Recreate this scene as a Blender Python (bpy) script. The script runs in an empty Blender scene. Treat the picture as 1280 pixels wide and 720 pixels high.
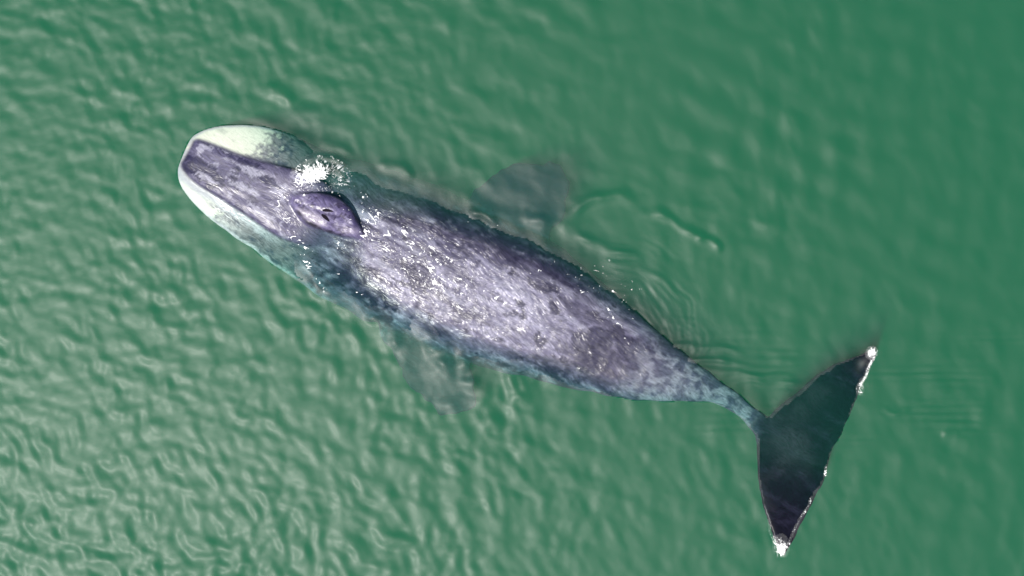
import bpy, bmesh, math
import numpy as np
from mathutils import Vector

# ------------------------------------------------------------------ camera, sky, sun, exposure
S = bpy.context.scene
CAM_H = 24.0                     # metres above the water
MPP = 1.0 / 60.0                 # metres per photo pixel at the water surface
cam_d = bpy.data.cameras.new("camera")
cam = bpy.data.objects.new("camera", cam_d)
S.collection.objects.link(cam)
cam.location = (0, 0, CAM_H)
cam_d.sensor_width = 36.0
cam_d.lens = 36.0 * CAM_H / (1280 * MPP)
cam_d.clip_end = 2000.0
S.camera = cam

SUN_EL = math.radians(60)
SUN_DIR = np.array([-0.80, -0.60])            # the sun stands over the lower left of the picture
SUN_DIR /= np.linalg.norm(SUN_DIR)
w = bpy.data.worlds.new("World"); S.world = w; w.use_nodes = True
nt = w.node_tree
bg = nt.nodes["Background"]; bg.inputs["Strength"].default_value = 0.05
sky = nt.nodes.new("ShaderNodeTexSky"); sky.sky_type = 'NISHITA'; sky.sun_disc = False
sky.sun_elevation = SUN_EL
sky.sun_rotation = math.atan2(SUN_DIR[0], SUN_DIR[1])
sky.air_density = 1.0; sky.dust_density = 2.0
nt.links.new(sky.outputs[0], bg.inputs["Color"])
sun_d = bpy.data.lights.new("sun", 'SUN'); sun_d.energy = 4.4; sun_d.angle = math.radians(0.5)
sun_d.color = (1.0, 0.96, 0.9)
sun = bpy.data.objects.new("sun", sun_d); S.collection.objects.link(sun)
sv = Vector((SUN_DIR[0] * math.cos(SUN_EL), SUN_DIR[1] * math.cos(SUN_EL), math.sin(SUN_EL)))
sun.rotation_euler = sv.to_track_quat('Z', 'Y').to_euler()
S.view_settings.view_transform = 'Standard'
S.view_settings.look = 'None'
S.view_settings.exposure = 1.45
S.view_settings.gamma = 1.0
S.cycles.volume_bounces = 4
S.cycles.max_bounces = 10
S.cycles.transparent_max_bounces = 16
S.cycles.use_denoising = True
S.cycles.caustics_reflective = False
S.cycles.caustics_refractive = False

# ------------------------------------------------------------------ helpers
def P(px, py, z=0.0):
    """A point of the photograph turned into a place at height z."""
    k = (CAM_H - z) / CAM_H * MPP
    return np.array([(px - 640.0) * k, (360.0 - py) * k, z])

def to_px(x, y, z):
    k = (CAM_H - z) / CAM_H * MPP
    return x / k + 640.0, 360.0 - y / k

def sstep(a, b, x):
    t = np.clip((x - a) / (b - a), 0, 1)
    return t * t * (3 - 2 * t)

_rng = np.random.default_rng(7)
_perm = _rng.permutation(4096).astype(np.int64)
_ang = _rng.uniform(0, 2 * np.pi, 4096)
_gx, _gy = np.cos(_ang), np.sin(_ang)

def noise(x, y, seed=0):
    """Gradient noise, about -1..1."""
    x = np.asarray(x, float); y = np.asarray(y, float)
    xi = np.floor(x).astype(np.int64); yi = np.floor(y).astype(np.int64)
    xf = x - xi; yf = y - yi
    u = xf * xf * xf * (xf * (xf * 6 - 15) + 10); v = yf * yf * yf * (yf * (yf * 6 - 15) + 10)
    def g(ix, iy, fx, fy):
        h = _perm[(_perm[(ix + seed * 131) & 4095] + iy) & 4095]
        return _gx[h] * fx + _gy[h] * fy
    a = g(xi, yi, xf, yf); b = g(xi + 1, yi, xf - 1, yf)
    c = g(xi, yi + 1, xf, yf - 1); d = g(xi + 1, yi + 1, xf - 1, yf - 1)
    return 1.5 * ((a * (1 - u) + b * u) * (1 - v) + (c * (1 - u) + d * u) * v)

def fbm(x, y, oct=4, seed=0, gain=0.5):
    t = 0; a = 1; n = 0
    for i in range(oct):
        t = t + a * noise(x * 2 ** i, y * 2 ** i, seed + i * 17); n += a; a *= gain
    return t / n * 1.4

def seg_dist(x, y, pts):
    """Distance to a polyline, signed side, and the 0..1 way along it."""
    pts = np.asarray(pts, float)
    L = np.linalg.norm(np.diff(pts, axis=0), axis=1); cum = np.r_[0, np.cumsum(L)]
    best = np.full(x.shape, 1e9); sg = np.zeros(x.shape); tt = np.zeros(x.shape)
    for i in range(len(pts) - 1):
        a, b = pts[i], pts[i + 1]; d = b - a; l2 = d @ d
        t = np.clip(((x - a[0]) * d[0] + (y - a[1]) * d[1]) / l2, 0, 1)
        dx = x - a[0] - t * d[0]; dy = y - a[1] - t * d[1]
        q = np.hypot(dx, dy); m = q < best
        best = np.where(m, q, best)
        sg = np.where(m, np.sign(d[0] * dy - d[1] * dx), sg)
        tt = np.where(m, (cum[i] + t * L[i]) / cum[-1], tt)
    return best, sg, tt

def catmull(pts, n):
    pts = np.asarray(pts, float)
    k = len(pts); q = np.vstack([2 * pts[0] - pts[1], pts, 2 * pts[-1] - pts[-2]])
    out = []
    for t in np.linspace(0, k - 1, n):
        i = min(int(t), k - 2); f = t - i
        p0, p1, p2, p3 = q[i], q[i + 1], q[i + 2], q[i + 3]
        out.append(0.5 * (2 * p1 + (p2 - p0) * f + (2 * p0 - 5 * p1 + 4 * p2 - p3) * f * f + (3 * p1 - p0 - 3 * p2 + p3) * f ** 3))
    return np.array(out)

def in_poly(x, y, poly):
    poly = np.asarray(poly, float); r = np.zeros(x.shape, bool); n = len(poly)
    for i in range(n):
        x1, y1 = poly[i]; x2, y2 = poly[(i + 1) % n]
        c = ((y1 > y) != (y2 > y)) & (x < (x2 - x1) * (y - y1) / (y2 - y1 + 1e-12) + x1)
        r ^= c
    return r

def soft_poly(x, y, poly, width):
    """1 well inside, 0 well outside, a soft border of that width."""
    d, _, _ = seg_dist(x, y, np.vstack([poly, poly[:1]]))
    return sstep(-width, width, np.where(in_poly(x, y, poly), d, -d))

def grid_mesh(name, V, F, smooth=True):
    me = bpy.data.meshes.new(name)
    V = np.ascontiguousarray(V, np.float32); F = np.ascontiguousarray(F, np.int32)
    n = F.shape[1]
    me.vertices.add(len(V)); me.vertices.foreach_set("co", V.ravel())
    me.loops.add(F.size); me.loops.foreach_set("vertex_index", F.ravel())
    me.polygons.add(len(F))
    me.polygons.foreach_set("loop_start", np.arange(0, F.size, n, dtype=np.int32))
    me.polygons.foreach_set("loop_total", np.full(len(F), n, np.int32))
    me.polygons.foreach_set("use_smooth", np.full(len(F), smooth))
    me.update(calc_edges=True)
    return me

def attr(me, name, val):
    a = me.attributes.new(name, 'FLOAT', 'POINT')
    a.data.foreach_set("value", np.ascontiguousarray(val, np.float32))

def attr_col(me, name, rgb):
    a = me.color_attributes.new(name, 'FLOAT_COLOR', 'POINT')
    a.data.foreach_set("color", np.ascontiguousarray(np.c_[rgb, np.ones(len(rgb))], np.float32).ravel())

def link(name, me, mat=None, parent=None, **props):
    o = bpy.data.objects.new(name, me); S.collection.objects.link(o)
    if mat: me.materials.append(mat)
    if parent: o.parent = parent
    for k, v in props.items(): o[k] = v
    return o

class NT:
    def __init__(s, name):
        s.m = bpy.data.materials.new(name); s.m.use_nodes = True
        s.t = s.m.node_tree; s.t.nodes.clear()
        s.out = s.t.nodes.new("ShaderNodeOutputMaterial")
    def n(s, typ, **kw):
        nd = s.t.nodes.new("ShaderNode" + typ)
        for k, v in kw.items():
            if hasattr(nd, k): setattr(nd, k, v)
            else: nd.inputs[k.replace("_", " ")].default_value = v
        return nd
    def l(s, a, b): s.t.links.new(a, b)

# ------------------------------------------------------------------ the water: waves
CREST = math.radians(-47)                      # crests run down to the right
KDIR = CREST + math.pi / 2
_w = np.random.default_rng(21)
NW = 90
W_LAM = np.exp(_w.normal(math.log(0.40), .42, NW)).clip(.19, 1.6)
W_ANG = KDIR + _w.normal(0, 0.72, NW)
W_PH = _w.uniform(0, 2 * np.pi, NW)
W_K = 2 * np.pi / W_LAM

RIDGES = [   # lines of disturbed water: points in the photograph, half width (m), height (m)
    ([(700, 300), (712, 270), (735, 250), (768, 245), (790, 250), (804, 263)], .12, .05),
    ([(795, 268), (825, 266), (850, 283), (878, 300), (897, 328)], .10, .045),
    ([(868, 290), (890, 302), (900, 320)], .08, .045),
    ([(712, 288), (735, 300), (760, 312), (800, 320)], .09, .05),
    ([(760, 330), (800, 335), (830, 350), (860, 380)], .09, .02),
    ([(830, 433), (880, 433), (940, 440)], .06, .032),
    ([(850, 448), (900, 452), (950, 456)], .06, .036),
    ([(872, 460), (930, 468), (1000, 470)], .06, .04),
    ([(905, 478), (960, 476), (1020, 482)], .07, .042),
    ([(1100, 510), (1118, 515), (1142, 513)], .06, .03),
    ([(1176, 540), (1188, 543), (1200, 543)], .06, .03),
    ([(1180, 528), (1240, 530)], .05, .015),
    ([(372, 318), (384, 336), (396, 352), (412, 366), (430, 376)], .15, .078),
    ([(455, 385), (474, 400), (490, 424), (503, 442)], .16, .078),
    ([(518, 392), (526, 412), (540, 432), (556, 452), (578, 466)], .16, .078),
    ([(552, 428), (568, 440), (580, 452), (590, 466)], .15, .07),
    ([(548, 448), (566, 462), (588, 478), (610, 496)], .16, .07),
    ([(628, 448), (640, 470), (650, 486), (668, 499)], .20, .09),
    ([(470, 206), (500, 210), (520, 226)], .10, .05),
    ([(582, 262), (606, 268), (624, 284)], .10, .06),
    ([(650, 268), (676, 278), (690, 288)], .12, .06),
    ([(400, 172), (420, 186), (446, 190)], .12, .04),
    ([(366, 226), (374, 208), (390, 198), (408, 196), (426, 203), (440, 218)], .08, .05),
    ([(384, 212), (404, 206), (422, 214), (432, 228)], .07, .045),
    ([(330, 106), (350, 116), (372, 128)], .15, .04),
]

def ridge_field(x, y):
    h = np.zeros(x.shape)
    for pts, wd, ht in RIDGES:
        wp = np.array([P(*p)[:2] for p in catmull(pts, 4 * len(pts))])
        lo = wp.min(0) - wd * 4; hi = wp.max(0) + wd * 4
        m = (x > lo[0]) & (x < hi[0]) & (y > lo[1]) & (y < hi[1])
        if not m.any(): continue
        xs, ys = x[m], y[m]
        xs = xs + .05 * noise(xs * 2.2, ys * 2.2, 5); ys = ys + .05 * noise(xs * 2.2, ys * 2.2, 6)
        d, _, t = seg_dist(xs, ys, wp)
        env = sstep(0, .25, t) * sstep(1, .7, t)
        h[m] += ht * env * np.exp(-(d / wd) ** 2) * (0.75 + 0.5 * noise(xs * 3, ys * 3, 9))
    return h

def waves(x, y, fine=True):
    px, py = to_px(x, y, 0)
    wx = x + .15 * noise(x * .5, y * .5, 3); wy = y + .15 * noise(x * .5, y * .5, 4)
    calm = sstep(-200, 1000, px * .8 - (py - 360) * .55)          # rougher towards the lower left
    gust = 0.8 + .55 * fbm(x * .23 + 4, y * .23, 3, 11)
    h = np.zeros(x.shape)
    for lam, a, p, k in zip(W_LAM, W_ANG, W_PH, W_K):
        s = 0.0265 * ((1 - .15 * calm) if lam > .6 else (1 - .85 * calm))
        h += s / k * np.sin(k * (math.cos(a) * wx + math.sin(a) * wy) + p)
    h *= gust
    far = np.maximum(np.abs(x), np.abs(y) * 1.6)
    h *= sstep(60, 16, far)
    # rings of small ripples spreading from the flank
    cx, cy, _ = P(742, 425)
    r = np.hypot((x - cx), (y - cy) * 1.12) + .05 * noise(x * 2, y * 2, 31)
    env = sstep(.7, 1.1, r) * sstep(2.9, 2.0, r) * sstep(-.4, .7, (x - cx) / (r + 1e-6)) * sstep(-.25, .35, (y - cy) / (r + 1e-6))
    th = np.arctan2(y - cy, x - cx); rr = r + .12 * noise(x * 1.7, y * 1.7, 34)
    h += .0105 * env * (noise(rr / .13, th * 3.2, 32) + .6 * noise(rr / .075, th * 5, 35)) * (.8 + .8 * noise(x * 1.6, y * 1.6, 33))
    cx, cy, _ = P(842, 428)
    r = np.hypot(x - cx, (y - cy) * 1.3)
    h += .006 * sstep(.1, .3, r) * sstep(1.1, .5, r) * noise(r / .09, np.arctan2(y - cy, x - cx) * 2.5, 36)
    # fine level lines on the right of the tail
    env = sstep(830, 900, px) * sstep(390, 440, py) * sstep(600, 520, py)
    h += .006 * env * np.sin(2 * np.pi * (y + .06 * noise(x * .6, y * 2, 41)) / .17) * np.clip(noise(x * .5, y * 2.5, 43) + .2, 0, 1)
    return h

# ------------------------------------------------------------------ the whale's body
def loft(stations, nst, nseg=28, pw=0.85, pz=0.8, pzb=0.9):
    """stations: (edge point, opposite edge point, top, widest level, bottom); closed tube of rounded sections."""
    rows = np.array([[q[0][0], q[0][1], q[1][0], q[1][1], q[2], q[3], q[4], (q[5] if len(q) > 5 else 0)] for q in stations], float)
    rows = catmull(rows, nst)
    V = []
    for r in rows:
        U = P(r[0], r[1], r[5] - r[7]); Lo = P(r[2], r[3], r[5])
        c = (U + Lo) / 2; a = (U - Lo) / 2
        for j in range(nseg):
            th = 2 * math.pi * j / nseg; co, si = math.cos(th), math.sin(th)
            p = c + a * math.copysign(abs(co) ** pw, co)
            p[2] += (r[4] - p[2]) * abs(si) ** pz if si > 0 else -(p[2] - r[6]) * abs(si) ** pzb
            V.append(p)
    n = len(rows); F = []
    for i in range(n - 1):
        for j in range(nseg):
            k = (j + 1) % nseg
            F.append((i * nseg + j, i * nseg + k, (i + 1) * nseg + k, (i + 1) * nseg + j))
    F.append(tuple(range(nseg - 1, -1, -1))); F.append(tuple((n - 1) * nseg + j for j in range(nseg)))
    return [tuple(v) for v in V], F

HULL = [
    ((236, 180), (227, 202), -.06, -.16, -.80),
    ((244, 168), (222, 216), -.02, -.11, -1.2),
    ((270, 158), (229, 238), -.015, -.09, -1.5),
    ((312, 156), (256, 268), -.02, -.12, -1.7),
    ((350, 163), (297, 299), -.04, -.20, -1.9, .10),
    ((388, 178), (341, 330), -.10, -.36, -2.0, 0.25),
    ((428, 195), (382, 359), -.14, -.60, -2.1, 0.45),
    ((474, 207), (424, 382), -.06, -.80, -2.2, 0.4),
    ((526, 225), (470, 407), .06, -.95, -2.2, 0.3),
    ((584, 250), (530, 436), .10, -.95, -2.1, 0.3),
    ((642, 275), (594, 458), .12, -.88, -1.9, 0.25),
    ((697, 306), (657, 471), .11, -.74, -1.7, 0.2),
    ((746, 346), (720, 487), .06, -.58, -1.4, 0.1),
    ((794, 388), (774, 497), .02, -.36, -1.1),
    ((838, 426), (822, 501), -.03, -.28, -.85),
    ((876, 457), (864, 502), -.10, -.28, -.70),
    ((908, 481), (896, 505), -.18, -.31, -.60),
    ((936, 503), (922, 519), -.20, -.30, -.52),
    ((962, 522), (940, 538), -.20, -.29, -.44),
    ((990, 545), (962, 562), -.22, -.28, -.36),
]
ROSTRUM = [
    ((238, 184), (231, 196), -.05, -.12, -.5),
    ((246, 174), (226, 209), .0, -.10, -.6),
    ((272, 182), (244, 229), .03, -.09, -.6),
    ((303, 194), (276, 249), .045, -.09, -.6),
    ((338, 204), (312, 272), .05, -.10, -.6),
    ((374, 213), (346, 295), .03, -.14, -.7),
    ((405, 226), (384, 308), -.05, -.22, -.7),
    ((430, 246), (416, 306), -.20, -.35, -.7),
]
MOUND = [
    ((365, 243), (362, 249), .07, .0, -.3),
    ((379, 241), (367, 260), .12, .0, -.4),
    ((401, 241), (381, 279), .145, .0, -.5),
    ((421, 246), (405, 289), .155, .0, -.5),
    ((437, 258), (427, 295), .12, -.02, -.5),
    ((446, 272), (442, 297), .11, -.03, -.4),
    ((455, 290), (453, 300), .03, -.06, -.3),
]
FLUKE_UP = [
    ((940, 540), (1032, 590), -.20, -.27, -.36),
    ((964, 516), (1038, 572), -.20, -.27, -.36),
    ((1000, 484), (1052, 543), -.25, -.30, -.36),
    ((1030, 461), (1066, 512), -.22, -.26, -.32),
    ((1060, 447), (1078, 482), -.12, -.16, -.20),
    ((1082, 439), (1089, 458), -.02, -.05, -.09),
    ((1094, 434), (1096, 443), .02, .0, -.03),
]
FLUKE_LOW = [
    ((940, 530), (1034, 592), -.20, -.27, -.36),
    ((945, 560), (1035, 592), -.16, -.23, -.31),
    ((946, 592), (1027, 608), -.08, -.14, -.20),
    ((951, 622), (1015, 630), -.04, -.09, -.15),
    ((958, 648), (1002, 654), -.01, -.05, -.10),
    ((966, 672), (992, 676), .02, -.02, -.06),
    ((973, 692), (982, 695), .04, .02, -.02),
]
FLIPPER_LOW = [
    ((478, 360), (570, 400), -.6, -.9, -1.2),
    ((470, 400), (578, 434), -.52, -.64, -.80),
    ((484, 434), (592, 470), -.50, -.60, -.72),
    ((506, 470), (598, 496), -.50, -.58, -.68),
    ((534, 504), (588, 514), -.52, -.57, -.64),
    ((556, 519), (570, 521), -.55, -.58, -.62),
]
FLIPPER_UP = [
    ((550, 285), (650, 340), -.7, -1.0, -1.3),
    ((580, 256), (680, 308), -.56, -.80, -.96),
    ((600, 232), (697, 284), -.50, -.68, -.82),
    ((628, 214), (707, 254), -.48, -.62, -.74),
    ((664, 206), (709, 228), -.50, -.60, -.70),
    ((692, 204), (705, 211), -.54, -.60, -.66),
]
bm_v, bm_f = [], []
for spec, nst, kw in [(HULL, 90, dict(nseg=48, pw=.95, pz=.72)), (ROSTRUM, 40, dict(pw=.6, pz=.45)), (MOUND, 30, dict(pw=.8, pz=.75)),
                      (FLUKE_UP, 30, {}), (FLUKE_LOW, 30, {}), (FLIPPER_LOW, 24, {}), (FLIPPER_UP, 24, {})]:
    v, f = loft(spec, nst, **kw)
    o = len(bm_v); bm_v += v; bm_f += [tuple(i + o for i in q) for q in f]
raw = bpy.data.meshes.new("raw_body"); raw.from_pydata(bm_v, [], bm_f)
bmm = bmesh.new(); bmm.from_mesh(raw); bmesh.ops.recalc_face_normals(bmm, faces=bmm.faces); bmm.to_mesh(raw); bmm.free()
tmp = bpy.data.objects.new("raw_body", raw); S.collection.objects.link(tmp)
rm = tmp.modifiers.new("r", 'REMESH'); rm.mode = 'VOXEL'; rm.voxel_size = 0.028; rm.use_smooth_shade = True
sm = tmp.modifiers.new("s", 'SMOOTH'); sm.factor = 0.5; sm.iterations = 5
dg = bpy.context.evaluated_depsgraph_get()
body_me = bpy.data.meshes.new_from_object(tmp.evaluated_get(dg)); body_me.name = "body"
bpy.data.objects.remove(tmp); bpy.data.meshes.remove(raw)

nv = len(body_me.vertices)
co = np.empty(nv * 3, np.float32); body_me.vertices.foreach_get("co", co); co = co.reshape(-1, 3).astype(float)
nr = np.empty(nv * 3, np.float32); body_me.vertices.foreach_get("normal", nr); nr = nr.reshape(-1, 3)
px, py = to_px(co[:, 0], co[:, 1], co[:, 2])
AX = np.array([math.cos(math.radians(24)), math.sin(math.radians(24))])
sx = (px - 228) * AX[0] + (py - 194) * AX[1]            # pixels along the body
tx = -(px - 228) * AX[1] + (py - 194) * AX[0]           # pixels across it

rost_poly = np.vstack([catmull([u for u, *_ in ROSTRUM], 30), catmull([s[1] for s in ROSTRUM], 30)[::-1]])
mound_poly = np.vstack([catmull([u for u, *_ in MOUND], 30), catmull([s[1] for s in MOUND], 30)[::-1]])
m_rost = soft_poly(px, py, rost_poly, 3.0) * sstep(-.30, -.2, co[:, 2])
m_mound = soft_poly(px, py, mound_poly, 4.5) * sstep(-.1, .02, co[:, 2])

# relief of the skin: low bumps, so that the thin water over it breaks up
up = np.clip(nr[:, 2], 0, 1)
sub = sstep(-.05, -.35, co[:, 2])
wob = sub * np.where((sx > 300) & (sx < 560) & ((tx < -96) | (tx > 92)), .09, .045)  # submerged edges wobbled sideways: refraction by the waves put into the shape
co[:, 0] += np.where(wob > .06 * sub + .001, sub * .05, 0) * noise(co[:, 0] * 5, co[:, 1] * 5, 157)
co[:, 1] += np.where(wob > .06 * sub + .001, sub * .05, 0) * noise(co[:, 0] * 5, co[:, 1] * 5, 158)
co[:, 0] += wob * noise(co[:, 0] * 2.1, co[:, 1] * 2.1, 57); co[:, 1] += wob * noise(co[:, 0] * 2.1, co[:, 1] * 2.1, 58)
ek = sstep(830, 850, sx) * .03
co[:, 0] += ek * noise(co[:, 0] * 3.2, co[:, 1] * 3.2, 163) ; co[:, 1] += ek * noise(co[:, 0] * 3.2, co[:, 1] * 3.2, 164)
rel = .018 * fbm(sx / 26, tx / 15, 4, 51) * sstep(210, 300, sx)
fw = sx + 5 * noise(sx / 30, tx / 20, 151); ft = tx + 4 * noise(sx / 24, tx / 16, 152)
chop = (1 - np.abs(noise(fw / 22, (ft - .25 * fw) / 6.5, 153)) * 2) * .6 + noise(fw / 13, (ft - .25 * fw) / 4.6, 154) * .7
zone = np.clip(.35 + .9 * np.exp(-((sx - 270) / 70) ** 2 - ((tx + 8) / 50) ** 2) + .8 * np.exp(-((sx - 400) / 140) ** 2 - (tx / 55) ** 2), 0, 1.2) * sstep(150, 215, sx) * (1 - m_mound)
rel += .0078 * chop * zone
gv = lambda *q: np.exp(-(seg_dist(px, py, list(q))[0] / 2.6) ** 2)
rel += m_mound * (.012 * fbm(sx / 8, tx / 6, 3, 171) - .016 * gv((372, 254), (388, 259), (402, 265)) - .015 * gv((413, 279), (424, 285), (436, 288)) + .01 * gv((404, 259), (412, 259), (420, 261)) - .01 * gv((418, 268), (430, 273), (438, 282)))
rel += .010 * fbm(sx / 40, tx / 14, 3, 55) * m_rost
co[:, 2] += rel * up * sstep(780, 640, sx)
body_me.vertices.foreach_set("co", np.ascontiguousarray(co, np.float32).ravel())

def spot(x0, y0, rx, ry, a=24):
    ca, sa = math.cos(math.radians(a)), math.sin(math.radians(a)); dx, dy = px - x0, py - y0
    return np.exp(-((dx * ca + dy * sa) / rx) ** 2 - ((-dx * sa + dy * ca) / ry) ** 2)
def mix(c, col, f):
    f = np.clip(f, 0, 1)[:, None]
    return c * (1 - f) + np.asarray(col) * f

n1 = fbm(sx / 34, tx / 22, 5, 61); n2 = fbm(sx / 12, tx / 9, 4, 67); n3 = fbm(sx / 70, tx / 42, 4, 71); n4 = fbm(sx / 6, tx / 5, 3, 77)
n5 = fbm(sx / 60, (tx - .22 * sx) / 7, 4, 79)
DARK = (.035, .032, .065); MID = (.135, .125, .185); PALE = (.45, .43, .51)
c = np.tile(np.array(MID), (nv, 1))
c = mix(c, PALE, sstep(-.1, .7, n1 * .7 + n2 * .3 + n5 * .65 + .08))
c = mix(c, DARK, sstep(.0, .45, n3 * .8 + n2 * .55 + .02))
nL = fbm(sx / 110 + .3, (tx - .1 * sx) / 17, 4, 83)
c = mix(c, DARK, .85 * sstep(.10, .42, nL + .25 * n2)); c = mix(c, (.46, .455, .515), .65 * sstep(.10, .45, -nL + .25 * n2) * sstep(60, 30, np.abs(tx)))
# a paler saddle along the middle of the back
sad = np.exp(-((sx - 470) / 130) ** 2 - ((tx + 2) / 34) ** 2)
c = mix(c, (.48, .45, .54), sad * (.55 + .5 * n1))
# shade of the upper flank painted into the pigment, and a dark spot or two
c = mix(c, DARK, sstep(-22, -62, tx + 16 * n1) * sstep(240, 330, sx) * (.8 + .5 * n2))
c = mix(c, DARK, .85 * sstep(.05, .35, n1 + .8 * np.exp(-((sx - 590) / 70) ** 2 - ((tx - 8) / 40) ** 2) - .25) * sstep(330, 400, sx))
# tail stock: grey blotches on slate
ts = sstep(600, 660, sx) * sstep(815, 780, sx)
c = mix(c, (.085, .095, .135), ts * .8)
c = mix(c, (.29, .31, .34), ts * sstep(-.18, .45, n2 * .9 + n1 * .6 + .25 * sstep(-20, 30, tx) - .05))
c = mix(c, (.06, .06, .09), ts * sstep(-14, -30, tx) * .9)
# flanks under the jaw
jaw = sstep(215, 165, sx) * (1 - m_rost)
c = mix(c, (.27, .265, .255), jaw)
c = mix(c, (.10, .115, .14), jaw * sstep(.0, .5, n2 * .8 + n1 * .7 + .1))
# the white chin, with a speckled edge
edge = 78 + 16 * n2 + 14 * n1 + np.where(tx > 0, -14, 12)
wh = sstep(12, -12, sx - edge + 16 * n4) * (1 - m_rost)
c = mix(c, (.98, 1.0, .74), wh)
c = mix(c, (.62, .66, .50), wh * sstep(.1, .6, n2 * .6 + n5 * .6) * .7)
# a pale rim along the lower jaw
lip, _, _ = seg_dist(px, py, catmull([s[1] for s in HULL[:9]], 40))
c = mix(c, (.95, .9, .85), .7 * (1 - m_rost) * sstep(5.5, 2, lip + 2.5 * n2) * sstep(215, 150, sx))
lip, _, _ = seg_dist(px, py, catmull([s[0] for s in HULL[:9]], 40))
c = mix(c, (.66, .66, .62), .8 * (1 - m_rost) * sstep(4.5, 1.5, lip + 1.5 * n2) * sstep(135, 95, sx))
c = mix(c, (.10, .11, .115), (1 - m_rost) * sstep(115, 150, sx) * sstep(330, 260, sx) * sstep(-28, -52, tx) * (.75 + .4 * n2))  # upper jaw's fade into the murky water painted as pigment
inn, _, _ = seg_dist(px, py, catmull([s[1] for s in ROSTRUM], 40))
c = mix(c, (.62, .64, .60), (1 - m_rost) * sstep(13, 6, inn + 3 * n2) * sstep(175, 120, sx))
# rostrum: slate with scuffs
r = np.tile(np.array((.15, .14, .21)), (nv, 1))
r = mix(r, (.45, .44, .50), sstep(.06, .34, n2 * .6 + n5 * .5 + n1 * .3))
r = mix(r, (.035, .034, .075), sstep(.06, .26, n1 * .7 + n2 * .6 + .30 * np.exp(-((sx - 30) / 26) ** 2 - ((tx - 6) / 12) ** 2) - .02) * sstep(130, 70, sx))
r = mix(r, (.40, .37, .42), .8 * np.exp(-((sx - 128) / 28) ** 2 - ((tx + 14) / 14) ** 2) * (.8 + .5 * n2))
rag = .5 * n2 + .35 * n4 + .25 * n1
for q in [(282, 186, 26, 5), (300, 232, 30, 5, 30), (258, 222, 14, 4, 30), (252, 186, 10, 6), (318, 214, 22, 7), (350, 236, 16, 10), (330, 268, 26, 5, 36)]:
    r = mix(r, (.50, .49, .54), sstep(.42, .62, spot(*q) + rag) * .8)
for q in [(248, 204, 14, 7, 30), (262, 214, 12, 5, 20), (292, 224, 8, 4), (310, 204, 26, 5, 20), (335, 226, 14, 6), (318, 250, 14, 4, 36)]:
    r = mix(r, (.04, .038, .085), sstep(.42, .60, spot(*q) + rag) * .9)
bd, _, _ = seg_dist(px, py, np.vstack([rost_poly, rost_poly[:1]]))
r = mix(r, (.05, .05, .10), sstep(5, 1.5, bd + 1.5 * n2) * sstep(190, 150, sx) * (.55 + .5 * n1))
r = mix(r, MID, sstep(150, 185, sx))
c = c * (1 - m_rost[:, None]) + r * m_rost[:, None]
# the blowhole mound
m = np.tile(np.array((.20, .17, .29)), (nv, 1))
m = mix(m, (.40, .36, .47), sstep(.0, .5, n1 + n2 * .4))
m = mix(m, (.05, .042, .11), .8 * sstep(8, 2, seg_dist(px, py, [(404, 243), (425, 250), (440, 264), (446, 278)])[0] + 2 * n2))  # shade on the mound's upper right side painted into its colour
m = mix(m, (.04, .03, .07), sstep(.62, .75, 1 - np.abs(n4)) * sstep(.1, .3, n2) * .8)
lipm = soft_poly(px, py, catmull([(370, 260), (384, 262), (397, 268), (405, 275), (402, 282), (390, 279), (380, 272)], 30), 4.5)
m = mix(m, (.52, .47, .51), lipm * (.85 + .35 * n4))
m = mix(m, (.42, .37, .44), .8 * spot(438, 288, 12, 4, 10))
for q in [[(405, 266), (412, 270), (424, 271)], [(414, 280), (424, 284), (436, 285)], [(392, 262), (402, 260), (416, 259)]]:
    m = mix(m, (.07, .055, .11), .6 * sstep(2.0, .5, seg_dist(px, py, q)[0] + .8 * n2))
m = mix(m, (.015, .012, .02), (.7 + .6 * n2) * sstep(3.4, 1.0, seg_dist(px, py, catmull([(371, 264), (380, 274), (394, 283), (410, 289), (424, 294)], 24))[0]))
c = c * (1 - m_mound[:, None]) + m * m_mound[:, None]
# flukes and flippers: nearly black, a little grey at the root
fk = sstep(776, 812, sx + 10 * n2)
c = mix(c, (.006, .007, .015), fk)
c = mix(c, (.02, .018, .028), fk * sstep(.2, .9, n1 + n3 * .6 + .35 * sstep(900, 840, sx)) * .8)
c = mix(c, (.022, .022, .04), fk * sstep(.0, .7, nL + .4 * n2) * .8)
c = mix(c, (.075, .07, .085), fk * .8 * (.7 + .6 * n1) * np.clip(spot(985, 556, 34, 26, 60) + .6 * spot(1010, 505, 26, 14, -40), 0, 1))  # grey veil of water sheen painted into the middle of the flukes
c = mix(c, (1.0, 1.05, .85), sstep(.35, .75, spot(1090, 440, 7, 6, 0) + spot(976, 689, 6, 8, 0) + .25 * n4))
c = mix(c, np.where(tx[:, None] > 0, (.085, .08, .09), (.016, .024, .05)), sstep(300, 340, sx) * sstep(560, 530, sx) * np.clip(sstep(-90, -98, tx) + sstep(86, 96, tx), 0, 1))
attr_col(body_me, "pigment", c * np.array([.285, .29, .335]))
wet = 1 - wh * .5
attr(body_me, "gloss", np.clip(wet * (.70 - .6 * fk) * (1 - .5 * m_mound), 0, 1) * sstep(-.14, -.03, co[:, 2]) * (1 - .75 * m_rost * sstep(14, 6, bd) * sstep(200, 150, sx)))
film = 1.0 * np.clip(.25 + .9 * np.exp(-((sx - 270) / 60) ** 2 - ((tx + 8) / 45) ** 2) + .7 * np.exp(-((sx - 400) / 130) ** 2 - ((tx) / 50) ** 2) + .6 * n1, .1, 1.3)
film *= (1 - .8 * m_mound) * (1 - .55 * m_rost * sstep(150, 90, sx)) * sstep(720, 620, sx)
attr(body_me, "film", film)
A2 = math.radians(36)
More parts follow.
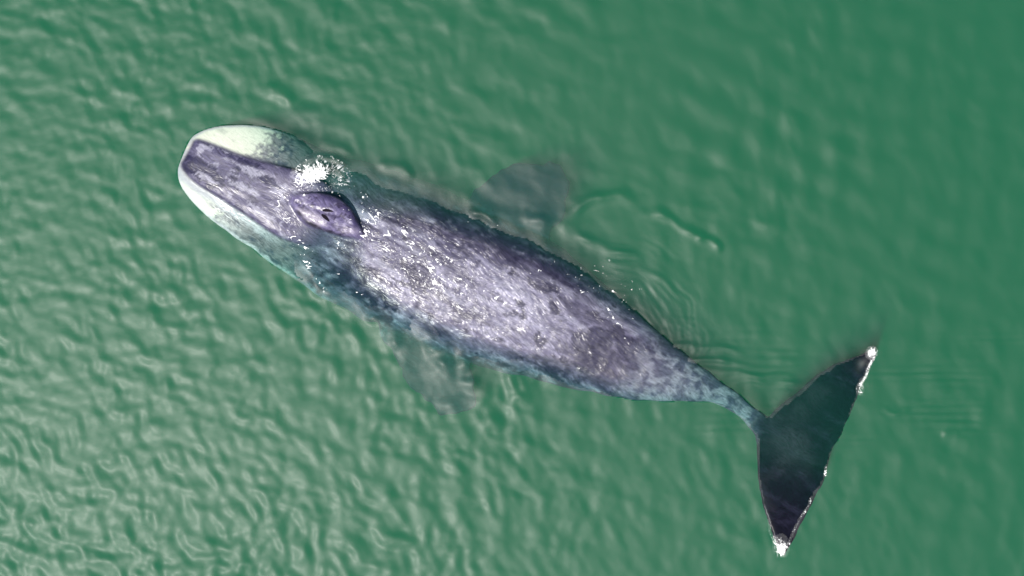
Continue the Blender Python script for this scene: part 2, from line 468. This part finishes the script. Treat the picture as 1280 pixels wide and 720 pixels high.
attr(body_me, "along", ((px - 228) * math.cos(A2) + (py - 194) * math.sin(A2)) / 60 + .12 * noise(sx / 40, tx / 30, 161)); attr(body_me, "across", (-(px - 228) * math.sin(A2) + (py - 194) * math.cos(A2)) / 60 + .10 * noise(sx / 40, tx / 30, 162))
attr(body_me, "grain", 1 - .8 * wh)

sk = NT("whale_skin")
col = sk.n("Attribute", attribute_name="pigment")
al = sk.n("Attribute", attribute_name="along"); ac = sk.n("Attribute", attribute_name="across")
vec = sk.n("CombineXYZ"); sk.l(al.outputs["Fac"], vec.inputs[0]); sk.l(ac.outputs["Fac"], vec.inputs[1])
mp = sk.n("Mapping"); mp.inputs["Scale"].default_value = (5, 19, 1); sk.l(vec.outputs[0], mp.inputs[0])
f1 = sk.n("TexNoise", Scale=1.6, Detail=6.0, Roughness=0.7, Distortion=0.6); sk.l(mp.outputs[0], f1.inputs["Vector"])
rg = sk.n("MapRange"); rg.inputs[1].default_value = .3; rg.inputs[2].default_value = .7; rg.inputs[3].default_value = .45; rg.inputs[4].default_value = 1.6
sk.l(f1.outputs["Fac"], rg.inputs[0])
mul = sk.n("VectorMath", operation='SCALE'); sk.l(col.outputs["Color"], mul.inputs[0]); gr = sk.n("Attribute", attribute_name="grain"); gmx = sk.n("Mix"); gmx.inputs[2].default_value = 1.0
sk.l(gr.outputs["Fac"], gmx.inputs[0]); sk.l(rg.outputs[0], gmx.inputs[3]); sk.l(gmx.outputs[0], mul.inputs["Scale"])
bs = sk.n("BsdfPrincipled"); bs.inputs["Roughness"].default_value = .5; bs.inputs["Specular IOR Level"].default_value = .15
sk.l(mul.outputs[0], bs.inputs["Base Color"])
bs.inputs["Coat Weight"].default_value = 1.0; bs.inputs["Coat Roughness"].default_value = .29; bs.inputs["Coat IOR"].default_value = 1.36
gl = sk.n("Attribute", attribute_name="gloss"); sk.l(gl.outputs["Fac"], bs.inputs["Coat Weight"]); gsp = sk.n("Math", operation="MULTIPLY"); gsp.inputs[1].default_value = .15; sk.l(gl.outputs["Fac"], gsp.inputs[0]); sk.l(gsp.outputs[0], bs.inputs["Specular IOR Level"])
f2 = sk.n("TexNoise", Scale=2.4, Detail=1.5, Roughness=0.55, Distortion=1.4); mp2 = sk.n("Mapping"); mp2.inputs["Scale"].default_value = (1.9, 7.0, 1); sk.l(vec.outputs[0], mp2.inputs[0]); sk.l(mp2.outputs[0], f2.inputs["Vector"])
bp = sk.n("Bump"); bp.inputs["Strength"].default_value = .8; bp.inputs["Distance"].default_value = .04; fl = sk.n("Attribute", attribute_name="film"); sk.l(fl.outputs["Fac"], bp.inputs["Strength"])
sk.l(f2.outputs["Fac"], bp.inputs["Height"]); sk.l(bp.outputs[0], bs.inputs["Coat Normal"])
bp2 = sk.n("Bump"); bp2.inputs["Strength"].default_value = .5; bp2.inputs["Distance"].default_value = .02
sk.l(f1.outputs["Fac"], bp2.inputs["Height"]); sk.l(bp2.outputs[0], bs.inputs["Normal"])
sk.l(bs.outputs[0], sk.out.inputs["Surface"])

whale = bpy.data.objects.new("whale", None); S.collection.objects.link(whale)
whale["label"] = "grey bowhead whale with white chin swimming at the surface of green water"
whale["category"] = "whale"
body_me.materials.clear()
body = link("body", body_me, sk.m, whale)
body_me.polygons.foreach_set("use_smooth", np.ones(len(body_me.polygons), bool))

# top of the whale as a height map for what floats on it
from mathutils.bvhtree import BVHTree
bpy.context.view_layer.update()
bvh = BVHTree.FromObject(body, bpy.context.evaluated_depsgraph_get())
def whale_top(x, y):
    h = bvh.ray_cast(Vector((x, y, 5)), Vector((0, 0, -1)))
    return h[0].z if h[0] is not None else -9.0

# blowholes: two near-flat lenses on the skin, the slits' inner shade painted dark
hole = NT("blowhole_dark"); hb = hole.n("BsdfPrincipled", Roughness=.35)
hn = hole.n("TexNoise", Scale=30.0); hr = hole.n("ValToRGB")
hb.inputs['Specular IOR Level'].default_value = 0.0
hr.color_ramp.elements[0].color = (.003, .003, .004, 1); hr.color_ramp.elements[1].color = (.010, .008, .012, 1)
hole.l(hn.outputs["Fac"], hr.inputs[0]); hole.l(hr.outputs[0], hb.inputs["Base Color"]); hole.l(hb.outputs[0], hole.out.inputs["Surface"])
def blowhole(pts, wpx):
    pts = catmull(pts, 12); V = []; F = []
    for i, p in enumerate(pts):
        t = i / 11; d = pts[min(i + 1, 11)] - pts[max(i - 1, 0)]; d /= np.linalg.norm(d); nrm = np.array([-d[1], d[0]])
        hw = wpx * (math.sin(math.pi * min(1, .06 + .94 * t)) ** .7 * (1 - .35 * t) + .05)
        for k, lift in ((-1, .006), (-.5, .008), (0, .007), (.5, .008), (1, .006)):
            q = p + nrm * hw * k; w3 = P(q[0], q[1], .25); z = whale_top(w3[0], w3[1]); w3 = P(q[0], q[1], z)
            V.append((w3[0], w3[1], whale_top(w3[0], w3[1]) + lift))
        if i:
            for k in range(4): a = (i - 1) * 5 + k; F.append((a, a + 1, a + 6, a + 5))
    me = bpy.data.meshes.new("blowhole"); me.from_pydata(V, [], F)
    for p in me.polygons: p.use_smooth = True
    return me
link("blowhole", blowhole([(403, 263), (409, 263), (417, 264.5)], 2.1), hole.m, whale)
link("blowhole", blowhole([(402, 268), (407, 272), (412, 277)], 2.4), hole.m, whale)

# ------------------------------------------------------------------ the water: murky body, surface, bed
def axis(half, step, far):
    a = np.arange(-half, half + step / 2, step); e = []; v = half; st = step
    while v < far: st *= 1.35; v += st; e.append(v)
    e = np.array(e); return np.r_[-e[::-1], a, e]
gx = axis(12.0, .03, 400); gy = axis(7.0, .03, 400)
X, Y = np.meshgrid(gx, gy)
Hh = waves(X, Y); Rg = ridge_field(X, Y)
Z = Hh + Rg
# where the whale lies at the surface
top = np.full(X.shape, -9.0)
cm = (X > -7.3) & (X < 8.0) & (Y > -5.9) & (Y < 3.8)
iy, ix = np.nonzero(cm)
for a, b in zip(iy[::1], ix[::1]):
    if (a + b) % 2 == 0: top[a, b] = whale_top(X[a, b], Y[a, b])
t2 = top.copy(); t2[:, 1:] = np.maximum(t2[:, 1:], top[:, :-1]); t2[1:, :] = np.maximum(t2[1:, :], top[:-1, :])
top = np.where(top > -8, top, t2)
opening = (top > -.38 + .06 * fbm(X * 1.6, Y * 1.6, 3, 91)) & (Rg < .010)
_gpx, _gpy = to_px(X, Y, 0); _gs = (_gpx - 228) * AX[0] + (_gpy - 194) * AX[1]; _gt = -(_gpx - 228) * AX[1] + (_gpy - 194) * AX[0]
_fl = sstep(28, 60, np.abs(_gt + 2)) * sstep(200, 260, _gs) * sstep(640, 600, _gs)
opening &= (top > -.38 + _fl * (.12 + .07 * noise(X * 1.1, Y * 1.1, 95)))
opening &= ~((_gs > 300) & (_gs < 560) & ((_gt < -93) | (_gt > 92)))
_er = opening.copy(); _er[:, :-3] &= opening[:, 3:]
opening = np.where(_gs > 800, _er, opening)      # the water laps over the trailing edge of the tail
n_y, n_x = X.shape
idx = np.arange(n_x * n_y).reshape(n_y, n_x)
F = np.stack([idx[:-1, :-1], idx[:-1, 1:], idx[1:, 1:], idx[1:, :-1]], -1).reshape(-1, 4)
keep = ~(opening[:-1, :-1] & opening[:-1, 1:] & opening[1:, 1:] & opening[1:, :-1]).reshape(-1)
F = F[keep]
Vv = np.stack([X, Y, Z], -1).reshape(-1, 3)
used = np.zeros(len(Vv), bool); used[F.ravel()] = True
remap = np.cumsum(used) - 1
surf_me = grid_mesh("water_surface", Vv[used], remap[F])
ws = NT("water_surface")
fr = ws.n("Fresnel", IOR=1.33); geo = ws.n("NewGeometry"); ior = ws.n("Mix")
ior.inputs[2].default_value = 1.33; ior.inputs[3].default_value = 1 / 1.33   # the same air-to-water reflection seen from either face
ws.l(geo.outputs["Backfacing"], ior.inputs[0]); ws.l(ior.outputs[0], fr.inputs["IOR"])
tr = ws.n("BsdfTransparent"); gs = ws.n("BsdfGlossy", Roughness=.55); g2 = ws.n("BsdfGlossy", Roughness=.27); gm = ws.n("MixShader"); gm.inputs[0].default_value = .03; ws.l(gs.outputs[0], gm.inputs[1]); ws.l(g2.outputs[0], gm.inputs[2])
mx = ws.n("MixShader"); ws.l(fr.outputs[0], mx.inputs[0]); ws.l(tr.outputs[0], mx.inputs[1]); ws.l(gm.outputs[0], mx.inputs[2])
tc = ws.n("TexCoord"); wn = ws.n("TexNoise", Scale=9.0, Detail=3.0); ws.l(tc.outputs["Object"], wn.inputs["Vector"])
wb = ws.n("Bump"); wb.inputs["Strength"].default_value = .08; wb.inputs["Distance"].default_value = .03
ws.l(wn.outputs["Fac"], wb.inputs["Height"]); ws.l(wb.outputs[0], gs.inputs["Normal"]); ws.l(wb.outputs[0], g2.inputs["Normal"])
ws.l(mx.outputs[0], ws.out.inputs["Surface"])
link("water_surface", surf_me, ws.m, kind="structure", category="water", label="rippled green sea surface around the whale")

def box(name, x, y, z0, z1):
    me = bpy.data.meshes.new(name)
    v = [(sx_ * x, sy_ * y, z) for z in (z0, z1) for sx_, sy_ in ((-1, -1), (1, -1), (1, 1), (-1, 1))]
    me.from_pydata(v, [], [(3, 2, 1, 0), (4, 5, 6, 7), (0, 1, 5, 4), (1, 2, 6, 5), (2, 3, 7, 6), (3, 0, 4, 7)])
    return me
wv = NT("green_water")
SIG_S = (.026, .134, .103)
SIG_A = (1.50, .40, .70)
vs = wv.n("VolumeScatter", Density=max(SIG_S), Anisotropy=0.0); vs.inputs["Color"].default_value = tuple(q / max(SIG_S) for q in SIG_S) + (1,)
va = wv.n("VolumeAbsorption"); mxa = max(SIG_A)
va.inputs["Density"].default_value = mxa
va.inputs["Color"].default_value = (1 - SIG_A[0] / mxa, 1 - SIG_A[1] / mxa, 1 - SIG_A[2] / mxa, 1)
ad = wv.n("AddShader"); wv.l(vs.outputs[0], ad.inputs[0]); wv.l(va.outputs[0], ad.inputs[1]); wv.l(ad.outputs[0], wv.out.inputs["Volume"])
link("water", box("water", 390, 390, -9.0, -.012), wv.m, kind="structure", category="water", label="murky green sea water")
sb = NT("sea_bed"); sbb = sb.n("BsdfPrincipled", Roughness=.9); sbn = sb.n("TexNoise", Scale=.8, Detail=5.0); sbr = sb.n("ValToRGB")
sbr.color_ramp.elements[0].color = (.05, .06, .04, 1); sbr.color_ramp.elements[1].color = (.12, .11, .08, 1)
sb.l(sbn.outputs["Fac"], sbr.inputs[0]); sb.l(sbr.outputs[0], sbb.inputs["Base Color"]); sb.l(sbb.outputs[0], sb.out.inputs["Surface"])
bed = grid_mesh("sea_bed", np.array([(-400, -400, -8.5), (400, -400, -8.5), (400, 400, -8.5), (-400, 400, -8.5)]), np.array([[0, 1, 2, 3]]))
link("sea_bed", bed, sb.m, kind="structure", category="sea bed", label="muddy sea bed")

# ------------------------------------------------------------------ foam
fm = NT("foam"); fb = fm.n("BsdfPrincipled", Roughness=.6); fn = fm.n("TexNoise", Scale=40.0, Detail=3.0); frp = fm.n("ValToRGB")
frp.color_ramp.elements[0].color = (.72, .75, .75, 1); frp.color_ramp.elements[1].color = (.9, .9, .9, 1)
fm.l(fn.outputs["Fac"], frp.inputs[0]); fm.l(frp.outputs[0], fb.inputs["Base Color"]); fa = fm.n("Attribute", attribute_name="cover"); fm.l(fa.outputs["Fac"], fb.inputs["Alpha"]); fm.l(fb.outputs[0], fm.out.inputs["Surface"])

def foam_patch(name, rect, density, step=.010, lift=None, solid=None, streak=False, label=""):
    """Lacy foam lying on whatever is on top, whale or water; density(px, py) gives the cover 0..1."""
    x0, y0, x1, y1 = rect
    a = P(x0, y1); b = P(x1, y0)
    xs = np.arange(a[0], b[0], step); ys = np.arange(a[1], b[1], step)
    X, Y = np.meshgrid(xs, ys); qx, qy = to_px(X, Y, 0)
    d = density(qx, qy)
    ca, sa = math.cos(math.radians(-33)), math.sin(math.radians(-33))
    U = (X * ca + Y * sa); W = (-X * sa + Y * ca)
    wu = U + .07 * noise(U * 4, W * 4, 101); wv_ = W + .05 * noise(U * 4, W * 4, 102)
    gate = .8 + .75 * noise(U * 2.6, W * 4.5, 106)
    d = np.clip(d, 0, .9); dd = d * np.clip(gate, 0, 1.4)
    st = 1.0 if not streak else .5
    l1 = np.abs(noise(wu * 5 * st, wv_ * 9, 103)); l2 = np.abs(noise(wu * 11 * st, wv_ * 19, 104)); l3 = np.abs(noise(wu * 21 * st, wv_ * 30, 107))
    web = np.maximum.reduce([dd * .09 - l1, dd * .085 - l2, dd * .03 - l3])
    if solid is not None: web = np.maximum(web, .2 * solid(qx, qy) * (.75 + .6 * noise(X * 13, Y * 13, 108)))
    on = (web > .0) & (d > .14)
    z = waves(X, Y) * 1.0
    need = np.argwhere(on)
    tops = np.full(X.shape, -9.0)
    for i, j in need: tops[i, j] = whale_top(X[i, j], Y[i, j])
    z = np.maximum(z, tops) + .012
    if lift is not None: z = z + lift(qx, qy)
    z = z + .05 * np.clip(web, 0, .5)
    n_y, n_x = X.shape; idx = np.arange(n_x * n_y).reshape(n_y, n_x)
    F = np.stack([idx[:-1, :-1], idx[:-1, 1:], idx[1:, 1:], idx[1:, :-1]], -1).reshape(-1, 4)
    F = F[(on[:-1, :-1] & on[:-1, 1:] & on[1:, 1:] & on[1:, :-1]).reshape(-1)]
    V = np.stack([X, Y, z], -1).reshape(-1, 3)
    us = np.zeros(len(V), bool); us[F.ravel()] = True; rmp = np.cumsum(us) - 1
    me = grid_mesh(name, V[us], rmp[F]); attr(me, 'cover', sstep(-.005, .05, web.reshape(-1)[us]) * .8)
    return link(name, me, fm.m, kind="stuff", label=label, category="foam")

def blob(x, y, cx, cy, rx, ry, ang=0):
    a = math.radians(ang); dx, dy = x - cx, y - cy
    u = dx * math.cos(a) + dy * math.sin(a); v = -dx * math.sin(a) + dy * math.cos(a)
    return np.exp(-(u / rx) ** 2 - (v / ry) ** 2)

dome = lambda x, y: .24 * np.sqrt(np.clip(1 - ((x - 403) / 36) ** 2 - ((y - 226) / 29) ** 2, 0, 1))
def splash(x, y):
    r = np.hypot((x - 404) / 36, (y - 226) / 29); th = np.arctan2((y - 232) / 29, (x - 404) / 36)
    rays = np.clip(noise(th * 9 + 9, r * 4, 131) * .8 + .9 * noise(th * 21, r * 7, 132) + .05, 0, 1)
    return np.clip(.6 * blob(x, y, 394, 219, 17, 9, -8) * (.7 + .6 * noise(x / 4, y / 3, 133)) - .1, 0, 1) + .26 * rays * sstep(1.12, .95, r) * sstep(.35, .7, r) * sstep(.5, -.1, (y - 226) / 29)
foam_patch("foam", (350, 188, 456, 246), lambda x, y: .95 * sstep(1.15, .5, ((x - 403) / 36) ** 2 + ((y - 224) / 27) ** 2 + .7 * noise(x / 9, y / 9, 121)) + .9 * blob(x, y, 394, 221, 17, 8, -8) + .6 * blob(x, y, 370, 234, 16, 6, -20) - .5 * blob(x, y, 420, 228, 12, 10),
           lift=dome, solid=splash, label="white dome of splashing water above the blowholes")
foam_patch("foam", (330, 228, 450, 345), lambda x, y: 1.05 * blob(x, y, 361, 270, 10, 30, -20) + .8 * blob(x, y, 354, 250, 9, 18, 0) + .8 * blob(x, y, 378, 303, 14, 22, -30) + .7 * blob(x, y, 420, 303, 30, 9, 20),
           label="churned foam in front of the blowhole mound")
foam_patch("foam", (430, 215, 760, 450), lambda x, y: 1.0 * blob(x, y, 470, 284, 34, 20, 20) + .75 * blob(x, y, 510, 296, 70, 16, 22) + .75 * blob(x, y, 540, 345, 90, 24, 38) + .5 * blob(x, y, 620, 370, 110, 36, 28) + .55 * blob(x, y, 450, 240, 24, 14, 40) + .4 * blob(x, y, 600, 275, 50, 14, 26),
           streak=True, label="lacy foam streaming over the whale's back")
def tip_low(x, y):
    return 1.0 * blob(x, y, 976, 683, 8, 12, 0) + .55 * sstep(3, 1, seg_dist(x, y, [(961, 650), (963, 665), (970, 680)])[0]) + .5 * sstep(2.6, .8, seg_dist(x, y, [(1014, 622), (1010, 634), (998, 650), (990, 668), (984, 684)])[0]) \
        + 1.0 * sstep(2.5, .8, seg_dist(x, y, [(1032, 584), (1031, 594)])[0])
foam_patch("foam", (952, 575, 1040, 702), tip_low, solid=lambda x, y: .55 * sstep(697, 694, y) * blob(x, y, 976, 688, 4, 7, 0) * (.6 + noise(x / 2.2, y / 14, 122)), label="white foam at the lower tip of the tail fluke")
def tip_up(x, y):
    return .9 * blob(x, y, 1089, 441, 6, 7, 30) + .7 * sstep(3, .8, seg_dist(x, y, [(1092, 447), (1086, 458), (1082, 470), (1076, 480)])[0]) + .8 * blob(x, y, 1075, 486, 4, 7, 0)
foam_patch("foam", (1040, 428, 1104, 556), tip_up, solid=lambda x, y: .15 * blob(x, y, 1089, 441, 4, 5, 30) + .10 * sstep(2.2, .5, seg_dist(x, y, [(1092, 447), (1086, 458), (1082, 470), (1076, 480)])[0]), label="white foam at the upper tip of the tail fluke")
def flank(x, y): return .5 * blob(x, y, 780, 365, 55, 30, 45) + .38 * blob(x, y, 700, 360, 70, 36, 30) + .9 * sstep(4, 1, seg_dist(x, y, [(760, 385), (772, 402), (780, 420), (796, 434)])[0])
foam_patch("foam", (640, 305, 860, 445), flank, streak=True, label="scattered foam flecks along the whale's upper flank")
def bow(x, y): return 1.2 * sstep(5, 1, seg_dist(x, y, catmull([(382, 326), (390, 340), (397, 354), (412, 366)], 20))[0] + 2 * noise(x / 6, y / 6, 111)) + .8 * sstep(3.5, 1, seg_dist(x, y, catmull([(420, 338), (434, 352), (446, 364), (458, 372)], 20))[0] + 2 * noise(x / 6, y / 6, 112))
foam_patch("foam", (370, 315, 470, 380), bow, label="thin white bow wave foam along the whale's lower flank")
